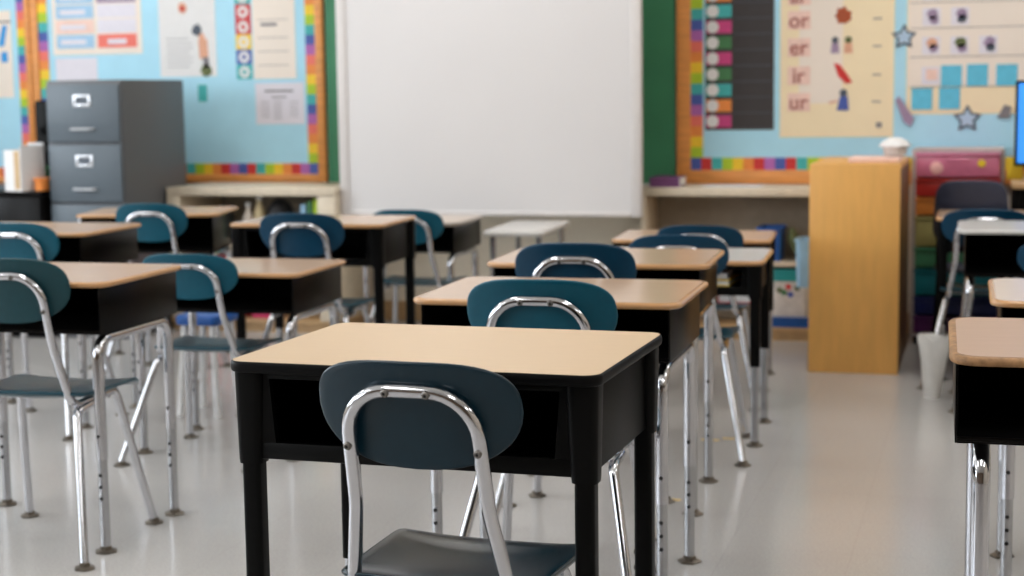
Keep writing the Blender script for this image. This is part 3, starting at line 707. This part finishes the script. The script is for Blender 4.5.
# navy chair of another kind, by the drawer cart
t = thing('shell_chair', 'navy shell chair with squarish back in front of the drawer cart', 'chair', (-.068, 7.06, 0), R(180))
b = bmesh.new(); shell(b, superell(.15, .135, 4.5), lambda u, v: Vector((u * (1 - .06 * v / .135), .10 + v * .2 - u * u * 1.2, .625 + v)), lambda u, v: Vector((0, -1, .2)).normalized(), .012); obj('backrest', b, 'navy', t, 60)
b = bmesh.new(); shell(b, superell(.15, .145, 5), lambda u, v: Vector((u, -.09 + v, .38 - .01 * (1 - u * u / .03) * (1 - v * v / .03))), lambda u, v: Vector((0, 0, 1)), .012); obj('seat', b, 'navy', t, 60)
for s in (1, -1):
    b = bmesh.new(); tube(b, [Vector((s * .13, .06, .376)), Vector((s * .13, .075, .47)), Vector((s * .125, .105, .60))], .01, 10); obj('back_post', b, 'blackp', t, 60)
    for y0, y1 in ((.02, .06), (-.17, -.2)):
        b = bmesh.new(); tube(b, [Vector((s * .125, y0, .372)), Vector((s * .145, y1, .012))], .011, 12); lg = obj('leg', b, 'blackp', t, 60); obj('foot_glide', glide_bm(s * .145, y1), 'glide', lg)

# ------------------------------------------------------------------ desks
W, D = .61, .46
def top_parts(t, h, lam, edge, th, tan, W=.61):
    cr = .045 if tan else .03
    b = bmesh.new()
    if tan: prism(b, rrect(W - .024, D - .024, cr - .005), h - .004, h); top = obj('desktop', b, lam, t, 0)
    else: prism(b, rrect(W - .007, D - .007, cr - .003), h - .004, h); top = obj('desktop', b, lam, t, 0)
    e = bmesh.new(); profile_rim(e, W, D, cr, h - th, h - .0005, .007 if tan else .003); obj('edge_band', e, edge, top, 50)
    return top
def desk_plastic(label, x, y, yaw, h, lam='lam', edge='edge_black', tan=False, bh=.144, leg_out=.28, W=.61):
    """moulded black open-front book box on four corner brackets and straight legs"""
    t = thing('student_desk', label, 'desk', (x, y, 0), R(yaw), 'student desks'); th = .015 if tan else .018
    top_parts(t, h, lam, edge, th, tan, W)
    zt, zb = h - th - .0005, h - th - bh
    hw, hd = W / 2 - .011, D / 2 - .02
    b = bmesh.new()
    # front panel with a trapezoid opening
    yf = -hd + .004
    for y0, y1 in ((yf, yf + .012),):
        box(b, -hw + .03, hw - .03, y0, y1, zb, zb + .028, .003)                     # lip
        for s in (-1, 1):
            q = bmesh.new(); pts = [(s * (hw - .03), zb + .028), (s * (hw - .03), zt), (s * (hw - .055), zt), (s * (hw - .065), zb + .028)]
            a = [q.verts.new((u, y0, w)) for u, w in pts]; c = [q.verts.new((u, y1, w)) for u, w in pts]
            for k in range(4): q.faces.new((a[k], a[(k + 1) % 4], c[(k + 1) % 4], c[k]))
            q.faces.new(a); q.faces.new(c[::-1]); add(b, q)
        box(b, -hw + .05, hw - .05, y0, y1, zt - .012, zt, .002)
    for s in (-1, 1):
        xs = s * (hw - .012); box(b, min(xs, xs - s * .008), max(xs, xs - s * .008), -hd + .02, hd - .02, zb, zt, .002)
    box(b, -hw + .015, hw - .015, hd - .018, hd - .01, zb, zt, .002)
    box(b, -hw + .015, hw - .015, -hd + .012, hd - .012, zb - .001, zb + .004, 0, 1)
    obj('book_box', b, ['blackp', 'blackp'], t)
    for sx in (-1, 1):
        for sy in (-1, 1):
            q = bmesh.new(); cx, cy = sx * (hw - .021), sy * (hd - .019)
            rt, rb = rrect(.052, .05, .014, 5), rrect(.042, .042, .012, 5)
            ox, oy = sx * .004, sy * .003
            r0 = [q.verts.new((cx + u - ox * 0, cy + v, zt)) for u, v in rt]; r1 = [q.verts.new((cx + u + ox * .5, cy + v + oy * .5, zb - .001)) for u, v in rb]; r2 = [q.verts.new((cx + u * .96 + ox * .5, cy + v * .96 + oy * .5, zb - .008)) for u, v in rb]
            n = len(r0)
            for A, B in ((r0, r1), (r1, r2)):
                for k in range(n): q.faces.new((A[k], A[(k + 1) % n], B[(k + 1) % n], B[k]))
            q.faces.new(r0[::-1]); q.faces.new(r2)
            bb = bmesh.new(); add(bb, q); obj('corner_bracket', bb, 'blackp', t, 40)
            lx, ly = cx + ox * .5, cy + oy * .5
            bb = bmesh.new(); prism(bb, [(lx + u, ly + v) for u, v in rrect(.032, .032, .007, 4)], leg_out, zb - .0085)
            for zz in (leg_out + .022, leg_out + .05):
                lathe(bb, [(.001, -.001), (.005, -.001), (.005, .003), (.001, .004)], 10, 1, mtx=Matrix.Translation((lx - sx * .016, ly, zz)) @ Matrix.Rotation(-sx * PI / 2, 4, 'Y'))
            lg = obj('leg', bb, ['blackp', 'screw'], t, 40)
            bb = bmesh.new(); prism(bb, [(lx + u, ly + v) for u, v in rrect(.025, .025, .006, 4)], .016, leg_out - .0005)
            obj('inner_leg', bb, 'dull_chrome', lg, 40, label='chrome lower leg'); obj('foot_glide', glide_bm(lx, ly), 'glide', lg)
    return t
def desk_metal(label, x, y, yaw, h, lam='lam2', edge='edge_tan', bh=.118, splay=0, boxin='blackin', inset=.024, leg_in=.022):
    """steel open-front book box on two inverted-U chrome legs"""
    t = thing('student_desk', label, 'desk', (x, y, 0), R(yaw), 'student desks'); th = .0145; h += .003
    top_parts(t, h, lam, edge, th, True)
    zt, zb = h - th - .0005, h - th - bh
    hw, hd = W / 2 - inset, D / 2 - .02
    b = bmesh.new()
    g = .003
    box(b, -hw, -hw + g, -hd, hd, zb, zt, .001); box(b, hw - g, hw, -hd, hd, zb, zt, .001)
    box(b, -hw + g, hw - g, hd - g, hd, zb, zt, 0); box(b, -hw + g, hw - g, -hd, hd - g, zb, zb + g, 0)
    box(b, -hw + g, hw - g, -hd, -hd + .004, zb + g, zb + .010, .001)
    box(b, -hw + g + .001, hw - g - .001, hd - g - .003, hd - g - .001, zb + g, zt, 0, 1); box(b, -hw + g + .001, hw - g - .001, -hd + .006, hd - .008, zb + g + .0005, zb + g + .002, 0, 1)
    for s in (-1, 1):
        xa = s * (hw - g - .0005); xb_ = xa - s * .0015; box(b, min(xa, xb_), max(xa, xb_), -hd + .004, hd - .008, zb + .008, zt, 0, 1)
    obj('book_box', b, ['blackm', boxin], t, 30)
    r = .0145
    for s in (-1, 1):
        xx = s * (hw - leg_in); zr = zb - r - .0005; xf = xx + s * splay
        for sy in (-1, 1):
            ly = sy * (hd - .02)
            bb = bmesh.new()
            zj = .24
            def lp(z): return xx + (xf - xx) * (zr - z) / zr
            tube(bb, fillet([Vector((xx, sy * .06, zr)), Vector((xx, ly, zr)), Vector((lp(zj), ly, zj))], [0, .05, 0], 8), r, 14)
            def hole(m_, zz, rr_): lathe(m_, [(.0005, -.001), (.0045, -.001), (.0045, .0012), (.0005, .0014)], 10, 1, mtx=Matrix.Translation((lp(zz), ly - rr_, zz)) @ Matrix.Rotation(PI / 2, 4, 'X'))
            hole(bb, .30, r)
            lg = obj('leg', bb, ['chrome', 'hole'], t, 60)
            bb = bmesh.new(); tube(bb, [Vector((lp(zj + .002), ly, zj + .0)), Vector((xf, ly, .014))], .0125, 12)
            for zz in (.20, .17, .14): hole(bb, zz, .0125)
            obj('inner_leg', bb, ['dull_chrome', 'hole'], lg, 60); obj('foot_glide', glide_bm(xf, ly, s=1.25), 'glide', lg)
        bb = bmesh.new(); tube(bb, [Vector((xx, -.06, zr)), Vector((xx, .06, zr))], r, 14); obj('side_rail', bb, 'chrome', t, 60)
    return t
desk_plastic('front desk with beige top, black edge and black legs', -.853, 2.549, -1.5, .717, leg_out=.28, W=.619)
desk_metal('second desk of the middle row, tan top on chrome legs', -.935, 3.606, 1.1, .684)
desk_metal('third desk of the middle row, tan top on chrome legs', -1.019, 4.421, 3.1, .680)
desk_plastic('pale topped desk with black legs and books inside, fourth in the middle row', -.992, 5.316, 3.1, .601, 'lam_white', 'edge_tan', True, .098, .26)
desk_plastic('farthest desk of the middle row, in front of the right shelf', -1.099, 6.29, 3.9, .579, 'lam2', 'edge_tan', True, .10, .26)
desk_metal('left front desk with chrome legs, beside the front desk', -2.386, 3.722, 1.6, .687)
desk_metal('desk at the left edge in front of the filing cabinet', -3.275, 5.10, 2.3, .682)
desk_metal('desk behind the left front desk, second in its row', -2.349, 4.798, 1.5, .592, bh=.115)
desk_plastic('desk with light top and straight black legs in front of the left shelf', -2.43, 5.73, 2.8, .672, 'lam2', 'edge_tan', True, .142, .22)
desk_metal('desk under the left part of the whiteboard with dark sides', -2.45, 6.68, 1.7, .599, lam='lam3', edge='edge_grey', bh=.115)
desk_metal('turned desk just right of the filing cabinet', -3.445, 6.30, 14, .655, bh=.15)
desk_metal('nearest desk at the right edge with a chipped brown edge', .247, 2.73, 1.6, .731, lam='lam_dark', edge='edge_worn', bh=.121, inset=.010, leg_in=.04)
desk_metal('second desk at the right edge, behind the chipped one', .31, 3.839, .7, .677, lam='lam3')
desk_metal('white topped desk at the right on splayed legs, before the teal chair', .201, 6.044, 1.2, .645, 'lam_white', 'lam_white', bh=.15, splay=.04)
desk_plastic('farthest desk at the right with a tan top, behind the white topped desk', .105, 6.70, 1.1, .64, 'lam2', 'edge_tan', True, .12, .22)

# books inside the pale desk
zb = .601 - .015 - .098 + .0055
book_flat('grey book at the bottom inside the pale topped desk', -.885, 5.24, zb, .17, .2, .022, 'ink', R(4)); book_flat('yellow book lying on the grey book inside the pale desk', -.865, 5.24, zb + .0225, .16, .19, .02, 'yellow', R(-3)); book_flat('white book on top inside the pale desk', -.885, 5.25, zb + .043, .17, .19, .018, 'paperlav', R(2))

# red bag hanging on the farthest middle chair, white bag on the floor at the right
def soft_bag(name, label, loc, w, d, h, m, seed, top=.8):
    rnd = random.Random(seed); b = bmesh.new(); n = 28; rows = []
    for i in range(9):
        f = i / 8; r_ = []
        for k in range(n):
            a = 2 * PI * k / n; s = (1 + .08 * math.sin(3 * a + seed + 4 * f) + .05 * rnd.uniform(-1, 1)) * (1 - (1 - top) * f)
            r_.append(b.verts.new((w / 2 * s * math.cos(a), d / 2 * s * math.sin(a) * (1 - .7 * f), h * f + .012 * math.sin(5 * a) * f)))
        rows.append(r_)
    for a, c in zip(rows, rows[1:]):
        for k in range(n): b.faces.new((a[k], a[(k + 1) % n], c[(k + 1) % n], c[k]))
    b.faces.new(rows[0][::-1]); b.faces.new(rows[-1])
    o = obj(name, b, m, smooth=40); o.location = loc; return o
book_flat('thick red book on the seat of the farthest middle chair', -.905, 6.06, .3545, .12, .2, .065, 'redcloth', R(3))
tag(soft_bag('plastic_bag', '', (-.185, 6.12, 0), .055, .07, .225, 'bag', 5, 2.1), 'white plastic bag on the floor behind the legs of the white topped desk', 'bag')
t = thing('step_stool', 'small blue plastic stool with white legs beyond the left front desk', 'stool', (-2.71, 5.28, 0))
b = bmesh.new(); profile_rim(b, .17, .2, .03, .33, .365, .008); obj('seat', b, 'bluepl', t)
for sx in (-1, 1):
    for sy in (-1, 1): b = bmesh.new(); tube(b, [Vector((sx * .055, sy * .07, .33)), Vector((sx * .075, sy * .09, 0))], .012, 10); obj('leg', b, 'white', t)
for (x, y), l in zip(((-.861, 5.196), (-.795, 5.23), (-.84, 4.39)), ('tan tape mark on the floor under the pale topped desk, left of two', 'tan tape mark on the floor under the pale topped desk, right of two', 'tan tape mark on the floor under the third middle desk')):
    b = bmesh.new(); prism(b, rrect(.06, .02, .004), .0002, .0012); o = obj('tape_mark', b, 'tape'); o.location = (x, y, 0); tag(o, l, 'tape')

# ------------------------------------------------------------------ camera, world, colour
cd = bpy.data.cameras.new('camera'); cam = bpy.data.objects.new('camera', cd); C.objects.link(cam)
pitch, yaw, roll = R(6.7818), R(16.4233), R(-.7755)
F = Vector((-math.sin(yaw) * math.cos(pitch), math.cos(yaw) * math.cos(pitch), -math.sin(pitch)))
Rt = Vector((math.cos(yaw), math.sin(yaw), 0)); U = Rt.cross(F)
R2 = Rt * math.cos(roll) + U * math.sin(roll); U2 = U * math.cos(roll) - Rt * math.sin(roll)
cam.matrix_world = Matrix(((R2.x, U2.x, -F.x, 0), (R2.y, U2.y, -F.y, 0), (R2.z, U2.z, -F.z, 1.13299), (0, 0, 0, 1)))
cd.sensor_width = 36; cd.lens = 57.0294; cd.clip_start = .05
cd.dof.use_dof = True; cd.dof.focus_distance = 2.62; cd.dof.aperture_fstop = 4.6
S.camera = cam
w = bpy.data.worlds.new('world'); S.world = w; w.use_nodes = True
w.node_tree.nodes['Background'].inputs['Color'].default_value = (.75, .85, 1, 1); w.node_tree.nodes['Background'].inputs['Strength'].default_value = .5
vs = S.view_settings; vs.view_transform = 'Standard'; vs.look = 'None'; vs.gamma = 1; vs.use_curve_mapping = False; vs.exposure = 0.
